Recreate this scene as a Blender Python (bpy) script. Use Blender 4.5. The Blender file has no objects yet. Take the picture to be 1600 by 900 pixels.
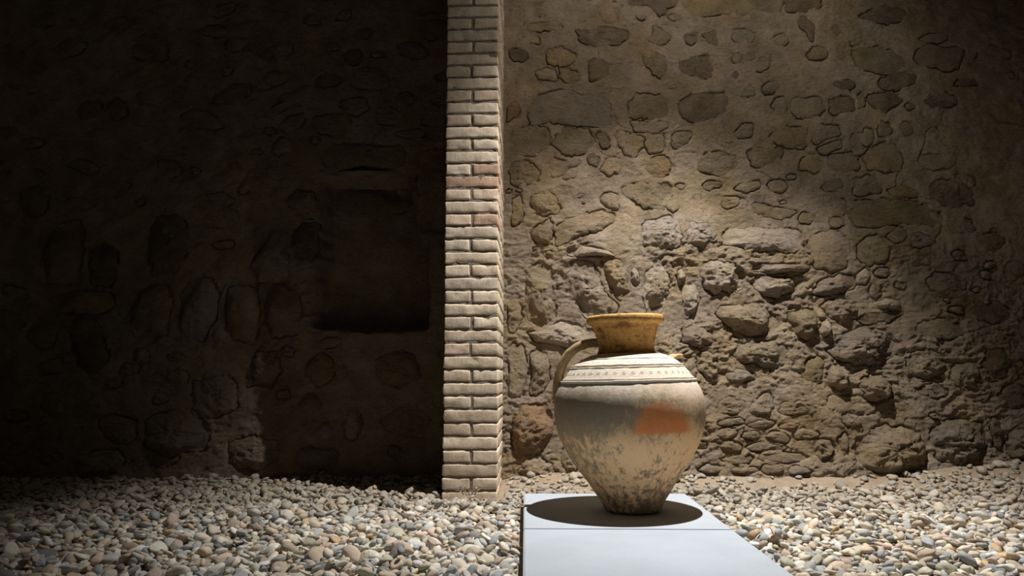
import bpy, math, random
import numpy as np
from mathutils import Vector

random.seed(7)
RNG = np.random.default_rng(7)
scene = bpy.context.scene
COL = scene.collection

# ------------------------------------------------------------------ camera, world, light, exposure
CAM_H, PITCH, FPX = 0.523, math.radians(6.84), 1150.0
cam_data = bpy.data.cameras.new('camera')
cam_data.sensor_width = 36.0
cam_data.lens = FPX / 1600.0 * 36.0
cam = bpy.data.objects.new('camera', cam_data)
COL.objects.link(cam)
cam.location = (0, 0, CAM_H)
cam.rotation_euler = (math.pi / 2 + PITCH, 0, 0)
scene.camera = cam

world = bpy.data.worlds.new('world')
scene.world = world
world.use_nodes = True
world.node_tree.nodes['Background'].inputs[0].default_value = (1.0, 0.86, 0.66, 1)
world.node_tree.nodes['Background'].inputs[1].default_value = 0.016


def spot(name, loc, aim, power, size, blend, radius, color):
    d = bpy.data.lights.new(name, 'SPOT')
    d.energy = power
    d.spot_size = math.radians(size)
    d.spot_blend = blend
    d.shadow_soft_size = radius
    d.color = color
    o = bpy.data.objects.new(name, d)
    COL.objects.link(o)
    o.location = loc
    o.rotation_euler = (Vector(aim) - Vector(loc)).to_track_quat('-Z', 'Y').to_euler()
    return o


LIGHT = (0.92, 2.80, 3.25)
spot('ceiling_spotlight', LIGHT, (0.70, 3.20, 0.0), 690, 81, 0.95, 0.012, (1.0, 0.955, 0.89))
spot('added_spill_light', LIGHT, (0.95, 4.05, 2.05), 50, 112, 0.70, 0.012, (1.0, 0.93, 0.82))  # added spot, stands in for spill: lifts upper wall and pillar top

vs = scene.view_settings
vs.view_transform = 'Standard'
vs.look = 'None'
vs.gamma = 1.0
vs.exposure = 0.0
vs.use_curve_mapping = False


# ------------------------------------------------------------------ maths helpers
def ray(u, v):
    x, y, z = (u - 800) / FPX, 1.0, -(v - 450) / FPX
    c, s = math.cos(PITCH), math.sin(PITCH)
    return x, y * c - z * s, y * s + z * c


def on_wall(u, v, wy=4.05):
    x, y, z = ray(u, v)
    t = wy / y
    return x * t, CAM_H + z * t


def on_floor(u, v, fz=0.0):
    x, y, z = ray(u, v)
    t = (fz - CAM_H) / z
    return x * t, y * t


def hash01(ix, iy, iz, seed):
    h = (ix.astype(np.int64) * 374761393 + iy.astype(np.int64) * 668265263
         + iz.astype(np.int64) * 2147483647 + seed * 974634777) & 0xFFFFFFFF
    h = ((h ^ (h >> 13)) * 1274126177) & 0xFFFFFFFF
    h = ((h ^ (h >> 16)) * 2246822519) & 0xFFFFFFFF
    return ((h ^ (h >> 15)) & 0xFFFFFF) / float(0xFFFFFF)


def vnoise(x, y, z=None, seed=0):
    """smooth value noise in -1..1"""
    x = np.asarray(x, float); y = np.asarray(y, float)
    ix = np.floor(x); iy = np.floor(y)
    fx = x - ix; fy = y - iy
    fx = fx * fx * fx * (fx * (fx * 6 - 15) + 10); fy = fy * fy * fy * (fy * (fy * 6 - 15) + 10)
    if z is None:
        o = np.zeros_like(ix)
        a = hash01(ix, iy, o, seed); b = hash01(ix + 1, iy, o, seed)
        c = hash01(ix, iy + 1, o, seed); d = hash01(ix + 1, iy + 1, o, seed)
        return ((a * (1 - fx) + b * fx) * (1 - fy) + (c * (1 - fx) + d * fx) * fy) * 2 - 1
    z = np.asarray(z, float)
    iz = np.floor(z); fz = z - iz
    fz = fz * fz * (3 - 2 * fz)
    r = []
    for k in (0, 1):
        a = hash01(ix, iy, iz + k, seed); b = hash01(ix + 1, iy, iz + k, seed)
        c = hash01(ix, iy + 1, iz + k, seed); d = hash01(ix + 1, iy + 1, iz + k, seed)
        r.append((a * (1 - fx) + b * fx) * (1 - fy) + (c * (1 - fx) + d * fx) * fy)
    return (r[0] * (1 - fz) + r[1] * fz) * 2 - 1


def fbm(x, y, f, octaves=4, seed=0, gain=0.5):
    t = 0; a = 1.0; s = 0
    for k in range(octaves):
        ca, sa = math.cos(0.6 * k), math.sin(0.6 * k)
        t = t + a * vnoise((x * ca - y * sa) * f + 17.3 * k, (x * sa + y * ca) * f - 9.1 * k, None, seed + k)
        s += a; a *= gain; f *= 2.03
    return t / s


def ridged(x, y, f, octaves=4, seed=0, gain=0.55):
    t = 0; a = 1.0; s = 0
    for k in range(octaves):
        t = t + a * (1 - 2 * np.abs(vnoise(x * f + 31.7 * k, y * f - 5.9 * k, None, seed + k)))
        s += a; a *= gain; f *= 2.1
    return t / s


def smooth(a, b, x):
    t = np.clip((x - a) / (b - a), 0, 1)
    return t * t * (3 - 2 * t)


# ------------------------------------------------------------------ mesh helpers
def link(name, mesh, mat=None, parent=None):
    o = bpy.data.objects.new(name, mesh)
    if mat and not mesh.materials:
        mesh.materials.append(mat)
    COL.objects.link(o)
    if parent:
        o.parent = parent
    return o


def np_mesh(name, verts, faces, colors=None, shade=True):
    """verts (n,3); faces: one (m,k) array or a list of such arrays"""
    verts = np.asarray(verts, np.float32)
    if not isinstance(faces, list):
        faces = [faces]
    loops = np.concatenate([np.asarray(f, np.int32).ravel() for f in faces])
    tot = np.concatenate([np.full(len(f), np.asarray(f).shape[1], np.int32) for f in faces])
    start = np.concatenate([[0], np.cumsum(tot)[:-1]]).astype(np.int32)
    me = bpy.data.meshes.new(name)
    me.vertices.add(len(verts)); me.vertices.foreach_set('co', verts.ravel())
    me.loops.add(len(loops)); me.loops.foreach_set('vertex_index', loops)
    me.polygons.add(len(tot)); me.polygons.foreach_set('loop_start', start)
    me.polygons.foreach_set('loop_total', tot)
    me.polygons.foreach_set('use_smooth', np.full(len(tot), shade, bool))
    if colors is not None:
        at = me.attributes.new('tint', 'FLOAT_COLOR', 'POINT')
        c = np.ones((len(verts), 4), np.float32)
        c[:, :3] = colors
        at.data.foreach_set('color', c.ravel())
    me.update(calc_edges=True)
    me.validate()
    return me


def thing(name, label, cat, loc=(0, 0, 0), rot=(0, 0, 0), group=None):
    o = bpy.data.objects.new(name, None)
    o.empty_display_size = 0.1
    COL.objects.link(o)
    o.location = loc; o.rotation_euler = rot
    tag(o, label, cat, group)
    return o


def tag(o, label, cat, group=None):
    o['label'] = label; o['category'] = cat
    if group:
        o['group'] = group
    return o


def grid_faces(nu, nv, wrap=False):
    """vertex index = i*nv + j"""
    i = np.arange(nu if wrap else nu - 1)[:, None]; j = np.arange(nv - 1)[None, :]
    i2 = (i + 1) % nu
    f = np.stack([i * nv + j, i2 * nv + j, i2 * nv + j + 1, i * nv + j + 1], -1)
    return f.reshape(-1, 4)


# ------------------------------------------------------------------ materials
class Nodes:
    def __init__(self, name, rough=0.9, spec=0.25):
        self.m = bpy.data.materials.new(name)
        self.m.use_nodes = True
        self.t = self.m.node_tree
        self.b = self.t.nodes['Principled BSDF']
        self.b.inputs['Roughness'].default_value = rough
        self.b.inputs['Specular IOR Level'].default_value = spec

    def n(self, kind, ins=None, **props):
        nd = self.t.nodes.new(kind)
        for k, v in props.items():
            setattr(nd, k, v)
        for k, v in (ins or {}).items():
            s = nd.inputs[k]
            if isinstance(v, bpy.types.NodeSocket):
                self.t.links.new(v, s)
            else:
                s.default_value = v
        return nd

    def coord(self, kind='Object'):
        return self.n('ShaderNodeTexCoord').outputs[kind]

    def noise(self, vec, scale, detail=5, rough=0.6, dist=0.0):
        return self.n('ShaderNodeTexNoise', {'Vector': vec, 'Scale': scale, 'Detail': detail,
                                             'Roughness': rough, 'Distortion': dist}).outputs['Fac']

    def ramp(self, fac, lo, hi, clo=0.0, chi=1.0):
        return self.n('ShaderNodeMapRange', {'Value': fac, 'From Min': lo, 'From Max': hi,
                                             'To Min': clo, 'To Max': chi}, clamp=True).outputs[0]

    def math(self, op, a, b=0.0, c=None):
        ins = {0: a, 1: b}
        if c is not None:
            ins[2] = c
        return self.n('ShaderNodeMath', ins, operation=op).outputs[0]

    def mix(self, fac, a, b, blend='MIX'):
        nd = self.n('ShaderNodeMix', data_type='RGBA', blend_type=blend)
        for k, v in ((0, fac), (6, a), (7, b)):
            if isinstance(v, bpy.types.NodeSocket):
                self.t.links.new(v, nd.inputs[k])
            elif k == 0:
                nd.inputs[k].default_value = v
            else:
                nd.inputs[k].default_value = (*v, 1) if len(v) == 3 else v
        return nd.outputs[2]

    def out(self, color, heights=(), strength=1.0):
        if isinstance(color, bpy.types.NodeSocket):
            self.t.links.new(color, self.b.inputs['Base Color'])
        else:
            self.b.inputs['Base Color'].default_value = (*color, 1)
        prev = None
        for h, d in heights:
            bp = self.n('ShaderNodeBump', {'Height': h, 'Distance': d, 'Strength': strength})
            if prev:
                self.t.links.new(prev, bp.inputs['Normal'])
            prev = bp.outputs[0]
        if prev:
            self.t.links.new(prev, self.b.inputs['Normal'])
        return self.m


def masonry_material(name, fine):
    k = Nodes(name, 0.95, 0.15)
    p = k.n('ShaderNodeNewGeometry').outputs['Position']
    a = k.n('ShaderNodeAttribute', attribute_name='tint').outputs['Color']
    q = k.n('ShaderNodeMapping', {'Vector': p, 'Scale': (0.8, 1.0, 1.35)}).outputs[0]
    n1 = k.noise(p, 9, 6, 0.65)
    n2 = k.noise(q, 38, 9, 0.72, 0.6)
    n3 = k.noise(q, 170, 6, 0.75)
    n4 = k.noise(p, 4.0, 3, 0.5)
    vor = k.n('ShaderNodeTexVoronoi', {'Vector': q, 'Scale': 70, 'Randomness': 1.0}).outputs['Distance']
    c = k.mix(k.ramp(n1, 0.35, 0.68), a, (0.80, 0.79, 0.72), 'MULTIPLY')
    c = k.mix(k.ramp(n4, 0.45, 0.62, 0, 0.55), c, (1.0, 0.90, 0.66), 'MULTIPLY')
    c = k.mix(k.ramp(n4, 0.50, 0.36, 0, 0.5), c, (0.97, 0.92, 0.93), 'MULTIPLY')
    c = k.mix(k.ramp(n2, 0.52, 0.70, 0, 0.75), c, (0.50, 0.40, 0.29), 'MULTIPLY')
    c = k.mix(k.ramp(n3, 0.56, 0.72, 0, 0.6), c, (0.50, 0.42, 0.33), 'MULTIPLY')
    c = k.mix(k.ramp(n3, 0.44, 0.30, 0, 0.35), c, (0.70, 0.63, 0.55))
    inv = k.math('SUBTRACT', 1.0, n2)
    return k.out(c, ((inv, 0.028 * fine), (vor, 0.006 * fine), (n3, 0.011 * fine)), 1.0)


M_WALL = masonry_material('lime_mortar', 1.0)
M_STONE = masonry_material('field_stone', 1.15)


def pebble_material():
    k = Nodes('river_pebble', 0.75, 0.3)
    a = k.n('ShaderNodeAttribute', attribute_name='tint').outputs['Color']
    p = k.n('ShaderNodeNewGeometry').outputs['Position']
    n1 = k.noise(p, 45, 5, 0.6)
    n2 = k.noise(p, 400, 3, 0.6)
    c = k.mix(k.ramp(n1, 0.4, 0.7, 0, 0.6), a, (0.72, 0.68, 0.62), 'MULTIPLY')
    c = k.mix(k.ramp(n2, 0.55, 0.75, 0, 0.35), c, (0.6, 0.56, 0.5), 'MULTIPLY')
    return k.out(c, ((n1, 0.004), (n2, 0.0012)), 0.7)


M_PEB = pebble_material()


def sand_material():
    k = Nodes('sandy_earth', 0.98, 0.1)
    p = k.n('ShaderNodeNewGeometry').outputs['Position']
    n1 = k.noise(p, 14, 6, 0.65); n2 = k.noise(p, 180, 4, 0.7)
    c = k.mix(k.ramp(n1, 0.35, 0.7), (0.47, 0.375, 0.28), (0.36, 0.28, 0.20))
    c = k.mix(k.ramp(n2, 0.55, 0.75, 0, 0.5), c, (0.27, 0.215, 0.16))
    return k.out(c, ((n1, 0.02), (n2, 0.006)), 0.9)


M_SAND = sand_material()


def brick_material():
    k = Nodes('buff_brick', 0.92, 0.2)
    a = k.n('ShaderNodeAttribute', attribute_name='tint').outputs['Color']
    p = k.n('ShaderNodeNewGeometry').outputs['Position']
    st = k.n('ShaderNodeMapping', {'Vector': p, 'Scale': (1.0, 1.0, 0.28)}).outputs[0]
    n0 = k.noise(st, 70, 4, 0.6)
    n1 = k.noise(p, 30, 5, 0.65); n2 = k.noise(p, 240, 4, 0.7)
    c = k.mix(k.ramp(n1, 0.42, 0.72, 0, 0.7), a, (0.66, 0.60, 0.55), 'MULTIPLY')
    c = k.mix(k.ramp(n0, 0.5, 0.75, 0, 0.5), c, (0.70, 0.66, 0.63), 'MULTIPLY')
    c = k.mix(k.ramp(n2, 0.60, 0.72, 0, 0.6), c, (0.25, 0.2, 0.16))
    return k.out(c, ((n0, 0.002), (n1, 0.003), (n2, 0.0008)), 0.7)


M_BRICK = brick_material()
k = Nodes('pillar_mortar', 0.97, 0.1)
_p = k.coord(); _n = k.noise(_p, 120, 5, 0.7)
M_JOINT = k.out(k.mix(_n, (0.21, 0.18, 0.145), (0.33, 0.285, 0.23)), ((_n, 0.01),))


def slab_material():
    k = Nodes('grey_concrete', 0.8, 0.3)
    p = k.coord()
    n1 = k.noise(p, 3.5, 6, 0.6); n2 = k.noise(p, 90, 5, 0.7); n3 = k.noise(p, 420, 2, 0.6)
    c = k.mix(k.ramp(n1, 0.35, 0.68), (0.49, 0.55, 0.635), (0.44, 0.487, 0.555))
    c = k.mix(k.ramp(n2, 0.52, 0.75, 0, 0.28), c, (0.36, 0.36, 0.35))
    c = k.mix(k.ramp(n3, 0.68, 0.76, 0, 0.45), c, (0.25, 0.24, 0.23))
    return k.out(c, ((n2, 0.0012), (n3, 0.0004)), 0.6)


M_SLAB = slab_material()

# ------------------------------------------------------------------ stone wall
WY = 4.10
TINT = {'o': (.350, .285, .160), 'g': (.400, .345, .280), 'v': (.420, .335, .275), 'd': (.175, .125, .082),
        'r': (.380, .215, .110), 't': (.470, .375, .255), 'p': (.630, .545, .475), 'y': (.520, .380, .200),
        'k': (.080, .057, .050)}
MORTAR = np.array((.490, .395, .305))

# traced outlines: tint, how far it stands out (cm), roughness (mm), outline
RIGHT = '''
k 0.3 3|793,76 800,70 820,69 826,76 823,88 814,92 798,88
d 0.8 7|901,42 942,38 981,42 981,57 967,66 950,67 908,62
o 0.8 3|1024,34 1035,37 1051,52 1043,62 1031,66 1013,58 1016,52 1021,47
o 0.8 5|1006,85 1018,83 1023,78 1041,82 1046,94 1045,108 1038,118 1026,115 1016,101 1009,96
o 1.2 3|1070,6 1078,13 1092,19 1127,17 1186,15 1228,10 1230,-14 1070,-14
d 1.0 3|1233,6 1240,12 1262,11 1288,5 1290,-12 1233,-12
d 0.9 4|984,0 991,6 1006,2 1021,6 1031,17 1040,15 1048,6 1060,1 1060,-14 984,-14
o 0.8 4|822,32 849,27 881,32 881,41 864,41 824,43
t 0.6 3|828,51 842,50 843,61 829,62
y 0.8 6|857,72 880,68 900,78 895,95 870,97 855,92
t 0.8 4|836,108 850,101 866,104 872,115 868,122 845,120
o 0.8 4|875,99 905,108 910,124 898,127 885,126 875,115
d 0.6 4|921,90 940,86 955,95 953,110 940,120 922,122
d 0.1 2|1075,48 1092,48 1091,59 1085,64 1076,59
d 0.1 2|1102,47 1122,40 1125,49 1127,59 1123,67 1114,63 1101,58 1107,54
g 0.8 4|1147,51 1152,40 1166,40 1185,46 1183,57 1171,65 1154,62
o 0.7 4|1211,55 1218,47 1232,45 1240,54 1235,64 1222,66
d 0.1 2|1251,20 1264,16 1280,32 1279,54 1273,57 1267,42 1257,36
d 0.4 6|1303,38 1308,30 1319,32 1322,44 1312,49
o 0.8 5|1264,81 1278,68 1290,68 1300,78 1293,88 1273,88
t 0.8 4|1307,79 1315,72 1327,74 1328,86 1313,88
d 0.6 8|1064,88 1085,80 1110,82 1120,98 1117,117 1100,119 1080,115 1064,108
o 0.8 2|1148,85 1155,76 1163,79 1165,88 1158,94 1150,93
o 0.8 2|1168,84 1174,77 1186,79 1185,86 1176,91 1169,90
o 0.9 3|1184,94 1193,84 1209,81 1206,100 1192,109 1183,105
d 0.6 3|1145,113 1150,105 1158,108 1157,118 1150,121
g 0.8 4|1144,140 1154,132 1178,129 1187,135 1186,145 1171,147 1154,145
d 0.8 3|1194,132 1203,123 1214,121 1222,130 1215,141 1200,143
d 0.7 3|1308,124 1330,118 1345,128 1330,137 1312,132
o 1.2 4|1337,76 1342,69 1374,66 1401,73 1418,84 1425,96 1411,106 1394,112 1374,110 1352,101 1343,91
g 1.2 4|1435,88 1440,69 1458,64 1490,67 1514,69 1516,79 1504,101 1482,108 1465,101 1445,98
g 1.2 4|1528,88 1545,72 1560,64 1588,76 1580,92 1560,103 1535,103
d 1.0 4|1376,122 1395,110 1420,106 1440,115 1435,128 1410,135 1385,134
d 0.8 4|1500,128 1505,117 1530,120 1540,126 1520,131
d 0.8 4|1350,18 1375,3 1410,4 1425,18 1410,30 1370,30
v 0.8 4|1443,56 1460,47 1482,46 1490,56 1470,63
g 1.3 4|826,172 831,149 861,139 888,137 911,143 955,141 958,172 956,189 947,194 891,191 858,187 841,192 826,190
o 1.3 5|793,208 805,196 824,192 847,192 857,198 861,221 852,231 846,240 798,241
o 1.3 4|863,221 874,203 885,194 923,198 933,218 920,231 915,236 905,235 895,240 884,238 873,231
o 1.1 4|982,176 984,154 996,141 1010,143 1040,143 1050,152 1048,172 1040,180 1014,181 993,179
t 1.0 4|985,184 1012,185 1045,184 1046,192 1038,200 1015,204 995,200
y 1.3 4|966,209 969,202 979,200 1009,208 1004,230 993,244 979,235 969,223
t 1.0 4|1012,212 1022,205 1038,204 1043,215 1044,228 1030,236 1020,234 1011,226
y 1.4 5|938,262 947,251 955,241 969,243 976,255 972,267 955,271
y 1.3 5|1013,260 1018,243 1035,238 1050,245 1055,256 1048,266 1030,272
o 1.5 8|795,258 805,249 835,252 845,262 842,280 825,288 800,285
t 1.1 6|853,262 862,243 880,245 905,244 910,252 893,262 875,274 860,275
v 0.9 4|877,276 886,268 905,262 905,274 890,278
d 0.5 3|934,205 945,200 953,212 953,226 941,227
d 0.7 4|918,240 930,234 938,243 935,258 922,252
r 0.8 7|792,160 806,152 814,165 806,180 792,185
d 1.1 5|1062,162 1070,149 1090,142 1119,139 1138,143 1143,149 1141,167 1134,175 1111,181 1094,187 1082,187 1068,179
g 0.9 3|1210,160 1218,149 1230,148 1237,163 1230,175 1220,177
g 1.2 4|1240,164 1243,149 1259,148 1286,149 1293,164 1290,174 1268,181 1254,179 1245,172
d 1.1 4|1298,162 1302,149 1318,144 1342,148 1343,170 1330,173 1311,177 1303,172
v 0.8 6|1150,205 1165,190 1180,188 1182,205 1175,210 1155,211
o 1.3 5|1207,209 1210,201 1230,190 1237,193 1266,195 1268,209 1266,224 1246,228 1229,224 1215,219
v 1.3 4|1273,216 1276,197 1284,189 1313,191 1321,201 1320,208 1296,215 1279,222
t 0.8 4|1283,228 1298,220 1322,214 1322,226 1305,232 1294,240
o 0.9 4|1056,205 1066,199 1082,201 1086,208 1076,219 1062,228 1052,222
o 1.2 6|1095,243 1111,235 1131,231 1148,235 1160,246 1156,260 1138,268 1124,268 1094,263
o 1.2 6|1171,235 1181,227 1212,225 1232,231 1225,243 1212,252 1195,260 1181,255
y 1.0 4|1254,262 1257,248 1267,236 1281,239 1295,258 1279,267
v 1.0 4|1298,250 1306,238 1330,232 1348,241 1348,262 1330,268 1305,262
d 1.0 4|1361,149 1380,140 1406,142 1418,152 1404,164 1391,172 1375,167
o 0.9 4|1347,145 1352,139 1360,149 1356,162 1347,168
d 1.0 4|1450,155 1458,145 1485,142 1503,146 1504,158 1490,165 1465,167
t 1.1 3|1350,212 1358,196 1368,196 1373,210 1368,221 1360,225
v 0.9 3|1376,195 1383,185 1395,188 1402,200 1392,212 1380,208
t 1.4 3|1355,240 1370,224 1390,218 1410,226 1420,245 1415,262 1395,267 1365,262
v 1.0 4|1440,250 1450,238 1480,234 1505,240 1500,256 1470,263 1448,260
t 0.9 4|1408,198 1418,186 1432,188 1436,202 1424,212 1412,208
y 2.2 8|830,318 833,304 850,297 870,302 876,318 872,332 850,336 835,334
t 3.5 5|830,363 836,350 858,341 867,346 865,370 859,385 840,378
t 3.2 6|869,349 885,339 915,331 940,327 960,333 962,345 942,361 915,368 885,380 868,384 867,366
t 2.4 4|938,307 949,298 960,295 969,304 970,322 960,327 947,322
g 1.8 6|973,289 989,282 1013,279 1052,285 1055,300 1041,311 1038,326 1009,324 989,311 975,305
t 1.6 4|1044,314 1050,307 1060,305 1064,320 1055,330 1045,327
p 3.5 5|886,388 908,386 933,390 950,395 962,403 933,402 891,402 884,395
y 1.5 8|798,330 800,308 814,302 818,330 812,350 798,350
p 3.0 13|1000,365 1010,345 1040,338 1060,345 1064,370 1058,388 1030,392 1005,385
d 0.9 4|1102,285 1109,279 1119,279 1127,278 1134,284 1129,290 1122,289 1114,295 1105,292
o 1.2 4|1152,291 1160,284 1180,281 1190,280 1195,289 1185,295 1165,298
o 1.4 5|1203,285 1215,277 1228,278 1238,290 1225,298 1210,296
y 1.5 5|1130,312 1140,303 1158,305 1160,316 1145,323 1135,321
o 1.8 6|1176,319 1181,313 1212,318 1242,326 1249,329 1239,336 1225,343 1212,341 1185,331
o 1.4 5|1250,337 1258,331 1272,332 1274,345 1260,350 1249,347
v 1.0 3|1292,342 1300,338 1316,342 1318,352 1305,358 1296,355
p 4.0 7|1126,368 1138,356 1168,354 1212,355 1246,360 1252,370 1247,392 1229,400 1208,393 1178,395 1155,388 1128,383
t 2.0 3|1257,376 1275,363 1300,362 1318,375 1322,400 1312,423 1290,428 1268,420 1258,402
p 3.4 13|1068,362 1080,346 1105,345 1121,357 1117,376 1100,388 1075,385
t 1.0 5|1300,322 1308,310 1322,308 1328,325 1318,336 1305,334
v 0.9 4|1288,290 1298,278 1318,276 1324,288 1310,298 1295,298
t 1.2 4|1338,274 1362,270 1380,275 1384,296 1364,303 1340,301
y 1.4 5|1394,294 1414,287 1438,292 1447,300 1438,306 1414,307 1399,304
o 1.6 5|1326,335 1337,312 1375,308 1420,309 1455,316 1475,330 1478,348 1455,355 1410,352 1390,353 1360,358 1337,356
d 0.8 6|1455,300 1464,281 1490,276 1525,290 1530,315 1500,325 1468,312
o 1.4 4|1334,387 1345,371 1368,369 1383,386 1384,400 1375,412 1350,418 1333,407
v 1.0 4|1380,372 1390,358 1404,358 1413,370 1405,381 1389,383
v 1.0 7|1416,376 1428,365 1450,370 1455,384 1430,390 1414,387
o 0.8 5|1532,380 1542,366 1565,364 1575,378 1562,390 1540,392
v 1.0 5|1490,352 1502,338 1525,342 1530,356 1515,366 1496,364
t 5.0 10|820,471 822,437 827,417 846,407 861,414 864,439 863,461 871,484 868,500 854,510 837,506 825,495
p 3.0 13|886,420 895,406 925,408 934,429 942,454 954,468 966,480 957,493 925,498 910,495 893,460 884,440
t 4.0 12|941,412 950,405 970,410 979,420 981,440 984,456 970,470 957,461 946,440
p 3.2 12|1003,440 1010,418 1030,415 1045,430 1042,460 1035,490 1010,497 1002,470
p 3.5 6|984,425 990,416 998,430 998,446 991,450 985,440
t 2.0 7|793,470 805,460 815,480 816,500 805,520 793,515
p 4.0 9|826,520 850,514 875,503 905,507 930,520 932,534 910,545 870,540 835,534
p 2.5 9|1056,425 1064,422 1070,434 1064,446 1058,448
p 4.5 14|1090,420 1102,410 1127,408 1154,415 1165,435 1154,454 1138,463 1127,457 1112,462 1100,452 1092,437
p 4.2 8|1171,422 1181,414 1212,415 1254,415 1261,419 1252,428 1229,427 1207,429 1181,426
p 4.5 14|1170,440 1182,432 1212,436 1242,433 1254,439 1244,457 1220,464 1207,469 1193,462 1178,456
p 3.5 15|1064,455 1075,440 1087,450 1092,475 1080,492 1068,506 1062,490
t 7.5 11|1112,491 1119,481 1141,476 1178,474 1198,481 1208,493 1214,508 1205,523 1178,530 1154,527 1138,518 1121,503
o 6.5 9|1225,491 1246,483 1265,485 1268,500 1263,525 1249,535 1237,528 1227,508
p 4.5 10|1272,507 1282,500 1290,509 1288,522 1278,530 1269,525
v 3.0 8|1262,461 1276,441 1305,431 1327,432 1330,450 1313,459 1279,463
v 3.0 14|1274,480 1290,468 1322,470 1334,484 1328,502 1310,510 1288,498
v 3.5 10|1062,515 1080,509 1095,513 1110,528 1108,538 1085,545 1062,535
d 1.2 5|1331,501 1350,489 1372,488 1401,486 1404,492 1389,501 1367,511 1337,506
p 3.2 6|1351,480 1362,473 1385,467 1402,472 1400,483 1372,485
v 1.8 6|1350,455 1358,446 1369,450 1371,463 1361,469 1352,466
t 2.0 4|1415,515 1430,501 1465,498 1495,508 1500,522 1475,531 1440,529
v 1.4 8|1442,440 1455,428 1485,430 1510,440 1505,452 1475,460 1450,456
d 1.2 6|1515,488 1530,474 1560,470 1580,482 1578,498 1550,506 1525,502
v 1.2 4|1570,418 1582,406 1603,410 1606,424 1590,432
p 1.8 5|1331,430 1345,422 1352,434 1345,446 1333,446
t 3.0 10|828,553 846,541 856,552 859,586 849,613 836,619 827,611 831,579
r 6.5 15|800,663 810,636 831,629 851,633 864,645 864,668 856,696 841,710 816,710 800,694
t 2.0 8|793,560 800,540 816,537 824,560 822,600 812,620 795,618
p 5.0 14|806,735 820,717 845,714 862,722 868,738 850,748 820,748
t 4.0 12|874,712 880,696 895,700 905,718 898,732 880,730
g 4.2 13|1133,556 1141,542 1161,534 1205,533 1219,543 1220,567 1212,574 1198,581 1185,576 1168,566 1151,569
g 3.0 15|1082,556 1094,548 1116,556 1117,573 1111,600 1097,594 1085,576
o 2.0 5|1240,585 1248,562 1268,555 1275,566 1272,580 1265,598 1252,600
v 5.0 18|1277,545 1300,522 1340,512 1375,517 1395,532 1390,552 1360,570 1320,570 1292,560
v 6.0 13|1277,584 1285,570 1305,576 1312,590 1303,605 1290,607 1279,599
v 7.0 14|1320,600 1335,585 1362,588 1378,605 1372,620 1352,628 1330,618
g 3.5 7|1157,638 1160,630 1180,614 1192,614 1197,635 1190,646 1170,648 1160,645
g 2.8 8|1108,628 1130,619 1154,625 1155,640 1135,645 1110,645
t 3.4 9|1200,640 1209,626 1235,623 1260,632 1262,640 1240,648 1212,646
g 2.5 12|1125,583 1145,574 1165,581 1172,592 1150,598 1128,596
t 2.6 14|1402,570 1412,551 1435,546 1460,558 1463,578 1440,593 1412,588
g 2.6 14|1468,590 1476,570 1500,566 1518,580 1510,605 1485,612
v 2.6 12|1414,606 1430,598 1455,602 1466,614 1445,622 1420,618
d 1.6 6|1524,570 1535,548 1558,544 1572,566 1560,592 1535,594
d 1.6 6|1545,620 1560,602 1590,604 1602,625 1580,638 1555,636
g 3.0 5|1110,657 1135,650 1155,651 1156,658 1130,662 1110,662
g 3.4 5|1152,661 1180,653 1198,657 1190,666 1160,667
r 3.0 6|1200,663 1216,656 1235,660 1228,667 1206,668
g 2.8 7|1105,674 1125,665 1141,669 1138,680 1115,683
g 3.0 5|1144,680 1152,670 1170,670 1176,679 1162,684
g 3.2 4|1181,679 1191,671 1208,670 1218,684 1212,689 1195,684
v 3.0 6|1220,673 1235,667 1258,669 1262,678 1240,683 1224,681
t 4.0 6|1110,693 1125,684 1143,690 1146,700 1138,704 1118,699
g 3.0 6|1152,695 1170,687 1190,689 1214,694 1210,700 1185,700 1160,701
g 2.6 2|1168,712 1178,704 1244,704 1250,708 1242,714 1212,717 1175,715
g 3.0 4|1115,713 1130,706 1155,706 1162,712 1150,719 1125,719
v 4.0 3|1124,727 1134,724 1168,724 1169,730 1141,733 1129,732
v 4.5 4|1171,728 1178,720 1195,719 1206,723 1208,729 1195,733 1180,735
v 4.5 4|1210,729 1216,722 1235,722 1246,727 1244,732 1225,734 1213,735
g 4.0 5|1075,728 1090,719 1112,723 1115,731 1095,733
g 4.0 16|1252,700 1259,684 1275,682 1285,695 1275,712 1262,716
t 7.0 17|1312,702 1324,676 1345,664 1385,664 1413,674 1424,700 1418,722 1380,735 1340,733 1320,722
g 6.0 18|1430,690 1434,667 1455,652 1490,653 1516,662 1520,690 1508,713 1470,722 1440,715
g 5.0 16|1550,697 1553,674 1575,664 1596,677 1600,700 1580,714 1558,712
d 2.5 9|1524,666 1532,648 1544,656 1546,688 1536,702 1527,690
v 3.0 11|1291,682 1300,672 1307,682 1304,700 1293,700
'''

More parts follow.
